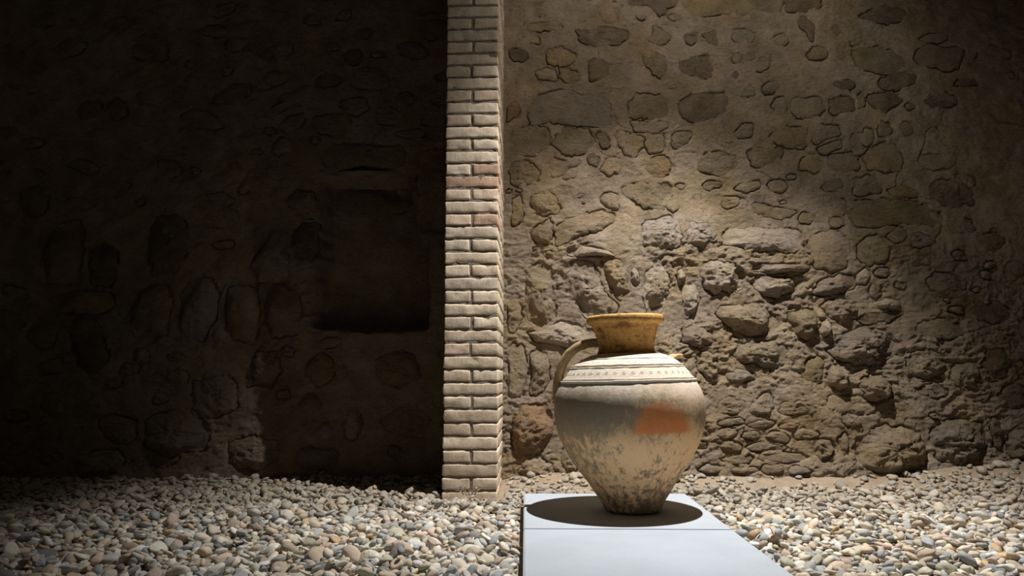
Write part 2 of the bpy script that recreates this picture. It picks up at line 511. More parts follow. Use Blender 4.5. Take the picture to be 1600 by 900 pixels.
LEFT = '''
p 5.0 6|281,462 298,435 329,435 344,462 336,500 317,534 295,534 280,511
t 3.5 5|353,452 364,446 400,449 407,484 402,530 362,533 352,492
t 5.0 6|413,484 419,449 444,441 468,462 472,492 461,522 425,526
p 3.5 4|393,416 397,401 416,371 427,345 444,348 445,382 451,413 455,429 446,437 404,443
d 2.0 5|451,367 468,346 495,348 495,390 484,409 459,401
t 3.0 5|446,311 457,292 487,296 498,333 491,342 457,326
o 3.0 6|506,292 517,276 627,276 640,296 635,311 586,324 544,326 514,311
t 3.5 5|650,235 697,228 700,360 669,363 655,358 652,322
o 2.5 6|497,246 512,220 627,220 633,257 560,259 504,257
p 4.5 3|497,260 510,262 560,264 632,261 632,268 560,271 505,268
t 3.0 6|482,566 496,549 520,556 520,594 506,604 482,594
t 3.5 6|391,580 400,550 430,548 440,580 425,605 398,604
p 3.0 5|496,673 503,656 520,659 524,676 510,687
p 3.0 5|540,660 548,636 562,640 568,668 555,688 542,680
t 4.0 6|68,379 83,348 113,337 125,360 128,416 125,445 76,445 66,409
d 2.0 6|138,390 160,378 182,395 183,430 170,447 140,445
d 2.5 6|227,371 242,333 272,330 291,352 291,397 272,428 234,432
t 4.0 6|205,482 220,456 255,442 270,462 262,520 235,540 205,520
t 3.0 6|80,464 120,454 175,457 180,480 150,490 90,488
t 1.4 6|542,120 547,104 563,99 598,104 606,128 579,137 553,133
d 1.2 4|487,121 497,111 520,110 531,122 515,131 492,130
o 1.6 5|481,187 486,176 515,171 542,173 547,184 534,203 499,205
t 1.4 5|432,192 445,178 468,172 473,182 460,196 440,203
t 1.2 5|528,152 545,147 570,149 575,165 555,175 538,171
o 1.4 6|586,165 605,160 625,168 632,182 615,191 592,188
d 0.8 4|536,82 545,70 560,69 564,84 556,95 542,95
p 1.2 7|428,72 440,60 452,64 454,76 440,82
t 1.2 6|408,172 425,160 448,150 452,160 436,170 416,180
t 1.4 6|422,222 436,208 452,214 452,232 436,240 424,236
o 1.2 6|197,72 208,53 229,45 256,51 256,88 232,93 205,85
o 1.2 5|160,162 172,148 190,154 192,172 176,184 164,178
d 2.4 6|130,470 150,505 170,560 150,590 120,570 110,510
g 2.2 7|300,600 340,585 370,600 372,640 330,655 302,640
g 2.6 7|230,655 280,640 330,660 330,700 270,712 232,700
o 2.4 7|585,560 620,545 650,556 655,590 625,604 590,596
g 2.6 7|360,690 400,676 440,690 440,722 400,734 362,724
o 2.0 6|20,300 50,288 70,306 62,332 30,336
g 3.0 8|470,700 500,692 530,704 528,728 490,736 468,724
'''

NICHE = '500,272 560,274 636,270 648,330 652,362 666,368 668,395 669,512 610,518 545,516 486,507 494,450 498,400 497,350'


def poly_px(txt):
    return np.array([on_wall(*map(float, p.split(','))) for p in txt.split()])


def parse(txt):
    r = []
    for ln in txt.strip().splitlines():
        head, pts = ln.split('|')
        c, pr, ro = head.split()
        r.append((c, float(pr) / 100, float(ro) / 1000, poly_px(pts)))
    return r


def round_outline(poly, n, seed, amp):
    """closed Catmull-Rom through the traced points, resampled, with a ragged edge"""
    P = poly; m = len(P)
    t = np.linspace(0, m, 12 * m, endpoint=False)
    i = t.astype(int); f = (t - i)[:, None]
    p0, p1, p2, p3 = P[(i - 1) % m], P[i % m], P[(i + 1) % m], P[(i + 2) % m]
    q = 0.5 * (2 * p1 + (p2 - p0) * f + (2 * p0 - 5 * p1 + 4 * p2 - p3) * f ** 2 + (3 * p1 - p0 - 3 * p2 + p3) * f ** 3)
    lin = p1 * (1 - f) + p2 * f
    q = 0.35 * q + 0.65 * lin
    d = np.r_[0, np.cumsum(np.linalg.norm(np.diff(np.vstack([q, q[:1]]), axis=0), axis=1))]
    s = np.linspace(0, d[-1], n, endpoint=False)
    qq = np.vstack([q, q[:1]])
    o = np.stack([np.interp(s, d, qq[:, 0]), np.interp(s, d, qq[:, 1])], 1)
    c = o.mean(0)
    k = amp * (0.9 * fbm(o[:, 0], o[:, 1], 24, 2, seed) + 1.0 * fbm(o[:, 0], o[:, 1], 75, 2, seed + 5))
    dirv = (o - c) / np.maximum(np.linalg.norm(o - c, axis=1, keepdims=True), 1e-6)
    return o + dirv * k[:, None], c


def sdist(px, pz, poly):
    """signed distance to polygon, negative inside"""
    n = len(poly)
    best = np.full(px.shape, 1e9); inside = np.zeros(px.shape, bool)
    for i in range(n):
        ax, az = poly[i]; bx, bz = poly[(i + 1) % n]
        ex, ez = bx - ax, bz - az
        wx, wz = px - ax, pz - az
        t = np.clip((wx * ex + wz * ez) / (ex * ex + ez * ez + 1e-12), 0, 1)
        best = np.minimum(best, (wx - ex * t) ** 2 + (wz - ez * t) ** 2)
        c = (az > pz) != (bz > pz)
        xi = ax + (pz - az) * ex / (ez if abs(ez) > 1e-9 else 1e-9)
        inside ^= c & (px < xi)
    d = np.sqrt(best)
    return np.where(inside, -d, d)


NICHE_POLY, _ = round_outline(poly_px(NICHE), 90, 3, 0.012)


def relief_low(x, z, side):
    """coarse face of the wall: metres it stands forward of y = WY"""
    h = 0.022 * fbm(x, z, 1.1, 3, 11) + 0.012 * fbm(x, z, 5.5, 3, 21)
    if side == 'right':
        edge = 1.42 + 0.06 * vnoise(x * 2.2, x * 0, None, 5)
        bul = smooth(edge + 0.12, edge - 0.26, z)
        h = h + (0.085 * smooth(0.1, 0.5, x) * smooth(3.2, 1.9, x) + 0.015) * bul
        h = h + 0.10 * smooth(1.05, 0.10, z) + 0.04 * smooth(0.16, 0.0, z)
    else:
        h = h + 0.05 * smooth(1.40, 1.10, z) + 0.03 * smooth(0.5, 0.1, z)
    return h


def rough_mask(x, z, side):
    if side == 'right':
        return 0.27 + 0.73 * smooth(1.46, 1.22, z + 0.12 * fbm(x, z, 3, 2, 41))
    return 0.25 + 0.3 * smooth(1.3, 1.0, z)


def relief_fine(x, z, side):
    m = rough_mask(x, z, side)
    wx = x + 0.02 * fbm(x, z, 9, 2, 61); wz = z + 0.02 * fbm(x, z, 9, 2, 67)
    r = ridged(wx * 0.75, wz * 1.3, 13, 5, 71, 0.62)
    patch = smooth(-0.35, 0.35, fbm(x, z, 3.3, 2, 91))
    pit = smooth(0.10, 0.45, fbm(wx * 0.7, wz * 1.5, 52, 2, 86))
    h = m * (0.021 * r + 0.009 * fbm(wx * 0.8, wz * 1.3, 30, 3, 81) - 0.007 * pit) * (0.3 + 0.7 * patch)
    h = h + 0.0065 * fbm(x, z, 14, 4, 101) + 0.0035 * fbm(x, z, 60, 3, 111)
    # hairline cracks in the render
    cr = np.abs(vnoise(wx * 7 + 3, wz * 8, None, 131))
    h = h - 0.010 * smooth(0.045, 0.0, cr) * smooth(-0.1, 0.3, fbm(x, z, 2.3, 2, 141))
    return h


def crack_mask(x, z):
    """where the joint round a stone has opened (1) and where mortar is smeared over it (0)"""
    return smooth(-0.12, 0.16, fbm(x, z, 11, 2, 611))


def stone_mesh(c, outl, cen, prot, rough, side, seed, extra=0.0):
    filler = extra < 0
    extra = max(extra, 0.0)
    size = math.sqrt(abs(0.5 * np.sum(outl[:, 0] * np.roll(outl[:, 1], -1) - np.roll(outl[:, 0], -1) * outl[:, 1])))
    n = len(outl)
    nr = int(np.clip(size / 0.0085, 6, 18))
    ts = np.r_[1.0, 1.0, 1 - np.linspace(0.05, 1, nr) ** 1.15 * 0.97]
    X = cen[0] + (outl[None, :, 0] - cen[0]) * ts[:, None]
    Z = cen[1] + (outl[None, :, 1] - cen[1]) * ts[:, None]
    base = relief_low(X, Z, side) - extra
    big = smooth(0.012, 0.03, prot)
    flat = 7.0 - 3.4 * big
    dome = 1 - np.abs(ts[:, None]) ** flat
    prot = prot * (0.45 + 0.55 * big)
    h = base - 0.005 + (prot + 0.005) * dome
    # broken faces: a few random chisel planes take slices off the dome
    rs = np.random.default_rng(seed + 17)
    for q in range(5):
        a = rs.uniform(0, 2 * math.pi); off = rs.uniform(0.05, 0.32) * size
        dd = (X - cen[0]) * math.cos(a) + (Z - cen[1]) * math.sin(a) - off
        h = h - np.clip(dd, 0, None) * rs.uniform(0.1, 0.5) * prot / 0.04 * dome
    if prot > 0.028:                       # worn boulders: belly out low, split along ledges
        lean = (Z - cen[1]) / max(size, 0.03)
        h = h - 0.16 * prot * lean * dome
    wxs = X + 0.012 * fbm(X, Z, 16, 2, 210); wzs = Z + 0.012 * fbm(X, Z, 16, 2, 220)
    rr = ridged(wxs * 0.8 + seed, wzs * 1.3, 15, 5, 200 + seed % 50, 0.65) * 0.85 + fbm(X, Z, 30, 3, 300 + seed % 50) * 0.4
    fade = np.clip((1 - ts[:, None]) / 0.12, 0, 1)
    pit = smooth(0.12, 0.5, fbm(X * 0.7, Z * 1.4, 56, 2, 350 + seed % 40))
    h = h + rough * (1.55 * rr - 0.6 * pit) * fade + 0.0014 * fbm(X, Z, 110, 2, 7)
    h[0] = base[0] - 0.045
    h[1] -= (0.005 if filler else 0.013) * crack_mask(X[1], Z[1])
    V = np.stack([X, WY - h, Z], -1)           # rings x n x 3
    rings = V.shape[0]
    V = V.reshape(-1, 3)
    V = np.vstack([V, [[cen[0], WY - h[-1].mean(), cen[1]]]])
    # faces: ring r, ring r+1
    r = np.arange(rings - 1)[:, None]; j = np.arange(n)[None, :]; j2 = (j + 1) % n
    q = np.stack([r * n + j, r * n + j2, (r + 1) * n + j2, (r + 1) * n + j], -1).reshape(-1, 4)
    j = np.arange(n)
    tri = np.stack([(rings - 1) * n + j, (rings - 1) * n + (j + 1) % n, np.full(n, rings * n)], -1)
    tint = np.array(TINT[c]) * (0.86 + 0.28 * ((seed * 37) % 100) / 100)
    mot = fbm(V[:, 0], V[:, 2], 14, 3, 400 + seed % 60)[:, None]
    own = 0.38 if filler else 0.60
    tint = tint * own + MORTAR * (1 - own)
    colr = tint * (1 + 0.22 * mot) * (1 + np.array([0.05, 0.0, -0.08]) * fbm(V[:, 0], V[:, 2], 7, 2, 450)[:, None])
    # lime bloom creeping over the edges
    bl = smooth(0.0, 0.5, fbm(V[:, 0], V[:, 2], 15, 3, 500))[:, None] * 0.4
    colr = colr * (1 - bl) + MORTAR * bl
    colr[:2 * n] *= 0.88 if filler else 0.74                       # crack shade painted into the rim, plus some joint soil
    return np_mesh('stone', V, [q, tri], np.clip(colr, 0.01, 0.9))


def area(P):
    return abs(0.5 * np.sum(P[:, 0] * np.roll(P[:, 1], -1) - np.roll(P[:, 0], -1) * P[:, 1]))


def build_wall(name, side, x0, x1, step, traced, fill):
    nx = int((x1 - x0) / step) + 1
    z0, z1 = -0.12, 2.95
    nz = int((z1 - z0) / step) + 1
    gx = np.linspace(x0, x1, nx); gz = np.linspace(z0, z1, nz)
    X, Z = np.meshgrid(gx, gz, indexing='ij')
    H = relief_low(X, Z, side) + relief_fine(X, Z, side)
    free = np.ones(X.shape, bool)
    niche = None
    if side == 'left':
        sd = sdist(X, Z, NICHE_POLY)
        niche = smooth(0.012, -0.03, sd)
        H = H - 0.19 * niche - 0.06 * smooth(0.0, -0.25, sd) * smooth(1.35, 0.9, Z)
        free &= (sd > 0.02) & (sd < 0.2) | (sd > 0.2)
    stones = []
    sid = 0

    def claim(poly, prot):
        nonlocal H
        lo = poly.min(0) - 0.04; hi = poly.max(0) + 0.04
        i0, i1 = np.searchsorted(gx, (lo[0], hi[0])); k0, k1 = np.searchsorted(gz, (lo[1], hi[1]))
        if i1 <= i0 or k1 <= k0:
            return
        xs, zs = X[i0:i1, k0:k1], Z[i0:i1, k0:k1]
        sd = sdist(xs, zs, poly)
        free[i0:i1, k0:k1] &= sd > 0.012
        sub = H[i0:i1, k0:k1]
        low = relief_low(xs, zs, side) - (0.19 * niche[i0:i1, k0:k1] if niche is not None else 0)
        cm = crack_mask(xs, zs)
        gro = smooth(0.009, 0.001, np.abs(sd)) * 0.014 * cm
        lip = 0.012 * (0.5 + fbm(xs, zs, 26, 2, 631)) * (1 - cm)
        sub = sub - gro
        ins = smooth(0.003, -0.008, sd + np.clip(lip, 0, 0.014))
        H[i0:i1, k0:k1] = sub * (1 - ins) + np.minimum(sub, low - 0.02) * ins

    for c, pr, ro, P in traced:
        sz = math.sqrt(area(P))
        o, cen = round_outline(P, int(np.clip(sz / 0.0036, 24, 96)), 700 + sid, min(0.013, 0.10 * sz))
        ex = 0.0
        if side == 'right' and cen[1] < 0.46 and 0.024 <= pr <= 0.046:
            pr *= 0.55
        if niche is not None and sdist(np.array([cen[0]]), np.array([cen[1]]), NICHE_POLY)[0] < 0:
            ex = 0.19
        stones.append((c, o, cen, pr, ro, sid, ex)); claim(o, pr); sid += 1
    tries = 0; made = 0
    rnd = random.Random(5 if side == 'right' else 9)
    while made < fill[0] and tries < 6000:
        tries += 1
        cx, cz = rnd.uniform(x0 + 0.1, x1 - 0.1), rnd.uniform(0.06, 2.85)
        s = rnd.uniform(*fill[1]) * (1.3 if cz < 1.2 else 0.9)
        asp = rnd.uniform(1.0, 1.9); th = rnd.uniform(-0.3, 0.3)
        m = rnd.randint(6, 9)
        a = np.sort(np.array([(q + rnd.uniform(-0.3, 0.3)) / m * 2 * math.pi for q in range(m)]))
        rad = np.array([rnd.uniform(0.8, 1.12) for _ in range(m)])
        px = s * asp * rad * np.cos(a); pz = s * rad * np.sin(a) * 0.8
        P = np.stack([cx + px * math.cos(th) - pz * math.sin(th), cz + px * math.sin(th) + pz * math.cos(th)], 1)
        lo = P.min(0); hi = P.max(0)
        i0, i1 = np.searchsorted(gx, (lo[0], hi[0])); k0, k1 = np.searchsorted(gz, (lo[1], hi[1]))
        if i1 <= i0 or k1 <= k0 or not free[i0:i1, k0:k1].all():
            continue
        o, cen = round_outline(P, int(np.clip(s * 2.2 / 0.005, 18, 60)), 900 + sid, min(0.010, 0.2 * s))
        low = cz < 1.25
        c = rnd.choice('ovgtptg' if low else 'ogtdovt')
        stones.append((c, o, cen, rnd.uniform(.010, .022) if low else rnd.uniform(.006, .012),
                       rnd.uniform(.005, .011) if low else .004, sid, -1.0))
        claim(o, 0.02); sid += 1; made += 1
    V = np.stack([X, WY - H, Z], -1).reshape(-1, 3)
    n1 = fbm(X, Z, 2.2, 3, 801).reshape(-1, 1); n2 = fbm(X, Z, 12, 3, 811).reshape(-1, 1)
    n3 = smooth(0.1, 0.6, fbm(X, Z, 4.0, 3, 821)).reshape(-1, 1)
    colr = MORTAR * (1 + 0.20 * n1 + 0.26 * n2)
    colr = colr * (1 - 0.45 * n3) + np.array((.35, .27, .15)) * 0.45 * n3
    pale = (smooth(1.5, 1.2, Z) * smooth(0.0, 0.5, fbm(X, Z, 6, 3, 831))).reshape(-1, 1) * 0.5
    colr = colr * (1 - pale) + np.array((.46, .39, .32)) * pale
    wall = link(name, np_mesh(name, V, grid_faces(nx, nz), np.clip(colr, 0.02, 0.9)), M_WALL)
    wall['kind'] = 'structure'
    for c, o, cen, pr, ro, s, ex in stones:
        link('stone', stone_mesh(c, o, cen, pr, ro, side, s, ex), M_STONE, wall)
    print(name, 'stones', len(stones))
    return wall


wall_right = build_wall('wall_right', 'right', -0.16, 3.45, 0.0062, parse(RIGHT), (80, (0.012, 0.034)))
wall_right['label'] = 'spotlit rubble stone wall right of the brick pillar'
wall_left = build_wall('wall_left', 'left', -3.45, -0.16, 0.0095, parse(LEFT), (130, (0.025, 0.085)))
wall_left['label'] = 'dark rubble stone wall with a square niche left of the brick pillar'


# ------------------------------------------------------------------ ground
def ground_h(x, y):
    g = -0.045 + 0.010 * fbm(x, y, 2.0, 2, 901)
    near = smooth(3.62, 4.0, y)
    g = g + near * (0.055 * smooth(-0.2, 0.2, x) + 0.02)
    g = g + 0.075 * smooth(1.5, 2.8, x) * smooth(3.1, 4.0, y)
    return g


gx = np.linspace(-3.6, 3.6, 240); gy = np.linspace(-0.6, 4.2, 160)
GX, GY = np.meshgrid(gx, gy, indexing='ij')
GZ = ground_h(GX, GY) + 0.004 * fbm(GX, GY, 14, 3, 921)
floor = link('floor', np_mesh('floor', np.stack([GX, GY, GZ], -1).reshape(-1, 3), grid_faces(240, 160)), M_SAND)
floor['kind'] = 'structure'
floor['label'] = 'sandy earth floor showing along the foot of the wall'

# ------------------------------------------------------------------ concrete slabs
SLAB_Z = 0.012
bl = on_floor(818.5, 771, SLAB_Z); br = on_floor(1070.5, 771, SLAB_Z)
ml = on_floor(818, 826, SLAB_Z); mr = on_floor(1145, 827.5, SLAB_Z)
fl = on_floor(817, 900, SLAB_Z); fr = on_floor(1244, 900, SLAB_Z)


def lerp(a, b, t):
    return (a[0] + (b[0] - a[0]) * t, a[1] + (b[1] - a[1]) * t)


def slab(name, quad, label):
    """quad: back-left, back-right, front-right, front-left (x, y)"""
    import bmesh
    bm = bmesh.new()
    top = [bm.verts.new((p[0], p[1], SLAB_Z)) for p in quad]
    bot = [bm.verts.new((p[0], p[1], SLAB_Z - 0.075)) for p in quad]
    bm.faces.new(top[::-1]); bm.faces.new(bot)
    for i in range(4):
        bm.faces.new((top[i], top[(i + 1) % 4], bot[(i + 1) % 4], bot[i]))
    bmesh.ops.recalc_face_normals(bm, faces=bm.faces)
    bmesh.ops.bevel(bm, geom=[e for e in bm.edges], offset=0.004, segments=2, affect='EDGES')
    me = bpy.data.meshes.new(name); bm.to_mesh(me); bm.free()
    o = link(name, me, M_SLAB)
    tag(o, label, 'slab')
    return o


def extend(a, b, d):
    L = math.hypot(b[0] - a[0], b[1] - a[1])
    return (b[0] + (b[0] - a[0]) / L * d, b[1] + (b[1] - a[1]) / L * d)


back_slab = slab('concrete_slab', (bl, br, extend(br, mr, -0.0015), extend(bl, ml, -0.0015)),
                 'short grey concrete slab under the clay jar')
nl, nr_ = extend(bl, ml, 0.0025), extend(br, mr, 0.0025)
front_slab = slab('concrete_slab', (nl, nr_, extend(br, fr, 1.5), extend(bl, fl, 1.5)),
                  'grey concrete slab in front of the jar, reaching the bottom edge')
# short saw cut left of the jar
ca = on_floor(824.5, 790, SLAB_Z); cb = on_floor(839, 790.2, SLAB_Z)
bx = [(ca[0], ca[1] - .003), (cb[0], cb[1] - .003), (cb[0], cb[1] + .003), (ca[0], ca[1] + .003)]
me = np_mesh('saw_cut', [(a, b, SLAB_Z + .0004) for a, b in bx] + [(a, b, SLAB_Z - .004) for a, b in bx],
             np.array([(0, 1, 2, 3), (7, 6, 5, 4), (0, 4, 5, 1), (1, 5, 6, 2), (2, 6, 7, 3), (3, 7, 4, 0)]), None, False)
k = Nodes('dark_joint', 0.95, 0.1)
M_DARK = k.out(k.mix(k.noise(k.coord(), 300), (0.05, 0.045, 0.04), (0.09, 0.085, 0.08)))
link('saw_cut', me, M_DARK, back_slab)

# ------------------------------------------------------------------ brick pillar
pl = on_floor(690.5, 768, 0.0); pr_ = on_floor(777.5, 768, 0.0)
PW = pr_[0] - pl[0]
PITCHC = PW * 0.2425
pillar = thing('brick_pillar', 'tall narrow buff brick pillar standing against the stone wall', 'pillar',
               ((pl[0] + pr_[0]) / 2, pl[1], -0.06), (0, 0, math.radians(-1.6)))
PD = 0.66


def brick_mesh(sx, sy, sz, seed):
    """rounded, worn brick centred on the origin"""
    nx_, ny_, nz_ = max(5, int(sx / 0.013)), max(5, int(sy / 0.02)), 6
    V = []; F = []
    r = 0.0065

    def lin(s, n):      # more loops close to the edges
        t = np.r_[-1, -1 + 0.5 * r / s * 2, np.linspace(-1 + 2.2 * r / s, 1 - 2.2 * r / s, n - 3), 1 - 0.5 * r / s * 2, 1]
        return t * s / 2
    ax = (lin(sx, nx_), lin(sy, ny_), lin(sz, nz_))
    idx = {}

    def vid(p):
        kk = (round(p[0], 5), round(p[1], 5), round(p[2], 5))
        if kk not in idx:
            idx[kk] = len(V); V.append(p)
        return idx[kk]
    for d in range(3):
        u, v = (d + 1) % 3, (d + 2) % 3
        for sg in (-1, 1):
            for i in range(len(ax[u]) - 1):
                for j in range(len(ax[v]) - 1):
                    q = []
                    for a, b in ((i, j), (i + 1, j), (i + 1, j + 1), (i, j + 1)):
                        p = [0, 0, 0]
                        p[d] = sg * (sx, sy, sz)[d] / 2; p[u] = ax[u][a]; p[v] = ax[v][b]
                        q.append(vid(tuple(p)))
                    F.append(q if sg > 0 else q[::-1])
    V = np.array(V)
    half = np.array((sx, sy, sz)) / 2
    inner = np.clip(V, -(half - r), half - r)
    dlt = V - inner
    L = np.linalg.norm(dlt, axis=1, keepdims=True)
    V2 = inner + dlt / np.maximum(L, 1e-9) * np.minimum(L, r)
    s = seed * 3.77
    nrm = dlt / np.maximum(L, 1e-9)
    nn = vnoise(V[:, 0] * 45 + s, V[:, 1] * 45 - s, V[:, 2] * 45 + 2 * s, 21) * 0.6 + \
        vnoise(V[:, 0] * 110 + s, V[:, 1] * 110 - s, V[:, 2] * 110 + 2 * s, 22) * 0.4
    edge = (np.sum(np.abs(V) > half - 2.0 * r, axis=1) >= 2)
    amp = np.where(edge, 0.0046, 0.0013)
    chip = np.where(edge, np.minimum(0, vnoise(V[:, 0] * 28 + s, V[:, 1] * 28, V[:, 2] * 28 - s, 23) + 0.45) * 0.012, 0)
    V2 = V2 + nrm * (nn * amp + chip)[:, None]
    return V2, np.array(F)


BR = random.Random(3)
BRICK_TINTS = [(.72, .61, .48), (.67, .565, .44), (.76, .655, .52), (.65, .56, .455), (.72, .58, .45)]
ncourse = int(3.15 / PITCHC)
BH = PITCHC - 0.0105
sid = 0
for cidx in range(ncourse):
    zc = (cidx + 0.5) * PITCHC
    if cidx % 2 == 0:
        d = PD / 5
        cells = [(0, (i + 0.5) * d, PW, d - 0.007) for i in range(5)]
    else:
        cells = []
        split = BR.uniform(-0.006, 0.006)
        for cx, w in ((-PW / 4 + split / 2 - 0.003, PW / 2 + split - 0.006), (PW / 4 + split / 2 + 0.003, PW / 2 - split - 0.006)):
            cells += [(cx, PD * 0.2, w, PD * 0.4 - 0.007), (cx, PD * 0.7, w, PD * 0.6 - 0.007)]
    sx_shift = BR.uniform(-0.0022, 0.0022)
    for cx, cy, w, dp in cells:
        sid += 1
        V, F = brick_mesh(w, dp, BH * BR.uniform(0.96, 1.03), sid)
        th = BR.uniform(-0.006, 0.006); tz = BR.uniform(-0.007, 0.007)
        x, y, z = V.T
        x, z = x * math.cos(th) - z * math.sin(th), x * math.sin(th) + z * math.cos(th)
        x, y = x * math.cos(tz) - y * math.sin(tz), x * math.sin(tz) + y * math.cos(tz)
        V = np.stack([x + cx + sx_shift, y + cy + BR.uniform(-0.0015, 0.0015), z + zc], 1)
        tint = np.array(BR.choice(BRICK_TINTS)) * BR.uniform(0.9, 1.07)
        if BR.random() < 0.05:
            tint = np.array((.56, .39, .285)) * BR.uniform(0.9, 1.05)
        o = link('brick', np_mesh('brick', V, F, np.tile(tint, (len(V), 1))), M_BRICK, pillar)
# recessed mortar core
hw, e = PW / 2 - 0.008, 0.008
cv = [(-hw, e, 0), (hw, e, 0), (hw, PD, 0), (-hw, PD, 0)]
cv += [(a, b, ncourse * PITCHC) for a, b, _ in cv]
link('mortar_joints', np_mesh('mortar_joints', cv, np.array([(3, 2, 1, 0), (4, 5, 6, 7), (0, 1, 5, 4), (1, 2, 6, 5), (2, 3, 7, 6), (3, 0, 4, 7)]), None, False),
     M_JOINT, pillar)
print('bricks', sid)

# ------------------------------------------------------------------ clay jar
JC = on_floor(989, 797.5, SLAB_Z)
JZC = JC[1] * math.cos(PITCH) + (SLAB_Z - CAM_H) * math.sin(PITCH)
JS = FPX / JZC                                   # pixels per metre at the jar
jar = thing('clay_storage_jar', 'large weathered clay storage jar with a golden flaring neck on the short slab', 'jar',
            (JC[0], JC[1], SLAB_Z + 0.001), (0, math.radians(-1.3), 0))


def pz(v):
    return (798.5 - v) / JS * 1.012


BODY = [(0, 798), (30, 798.3), (41, 798), (44.5, 795), (46.5, 790), (51, 782), (56.5, 774), (63, 764), (71, 752), (80.5, 739),
        (90, 726), (98.5, 712), (106, 698), (111.5, 685), (115.5, 672), (118, 659), (118.8, 646), (118.3, 635), (116.6, 625),
        (113.5, 616), (109.5, 608), (104.5, 600), (98, 590.5), (90.5, 581), (81, 572), (70, 565), (58, 560), (46, 557.5)]
NECK = [(45, 561), (46.5, 557), (44.6, 552), (44, 546), (45, 540), (47.3, 531), (50, 522), (52.8, 514.5), (54.6, 512), (59.5, 510.5),
        (61.8, 507.5), (62, 503.5), (61.3, 500), (59.5, 498.3), (57, 498.6), (54, 501), (50.5, 508), (46, 520), (42, 533), (39.5, 545), (40.5, 556), (43, 566)]
INNER = [(43, 560), (58, 566), (78, 577), (96, 600), (108, 622), (111, 646), (107, 680), (92, 715), (66, 750), (44, 782), (0, 786)]


def dense(pts, n):
    P = np.array(pts, float)
    d = np.r_[0, np.cumsum(np.linalg.norm(np.diff(P, axis=0), axis=1))]
    s = np.linspace(0, d[-1], n)
    # cubic smoothing by Catmull-Rom
    i = np.clip(np.searchsorted(d, s, side='right') - 1, 0, len(P) - 2)
    f = ((s - d[i]) / (d[i + 1] - d[i]))[:, None]
    p0, p1, p2, p3 = P[np.maximum(i - 1, 0)], P[i], P[i + 1], P[np.minimum(i + 2, len(P) - 1)]
    return 0.5 * (2 * p1 + (p2 - p0) * f + (2 * p0 - 5 * p1 + 4 * p2 - p3) * f ** 2 + (3 * p1 - p0 - 3 * p2 + p3) * f ** 3)


def lathe(name, prof, seg, wob=0.0, seed=0):
    r = np.maximum(prof[:, 0], 0.05) / JS; z = pz(prof[:, 1])
    a = np.linspace(0, 2 * math.pi, seg, endpoint=False)
    A, R = np.meshgrid(a, r, indexing='ij'); Zz = np.tile(z, (seg, 1))
    w = 1 + wob * (vnoise(np.cos(A) * 1.5 + 5, np.sin(A) * 1.5 + 5, Zz * 5, seed) + 0.4 * vnoise(np.cos(A) * 6 + 9, np.sin(A) * 6 + 9, Zz * 28, seed + 1))
    V = np.stack([R * w * np.cos(A), R * w * np.sin(A), Zz], -1).reshape(-1, 3)
    return np_mesh(name, V, grid_faces(seg, len(r), True))


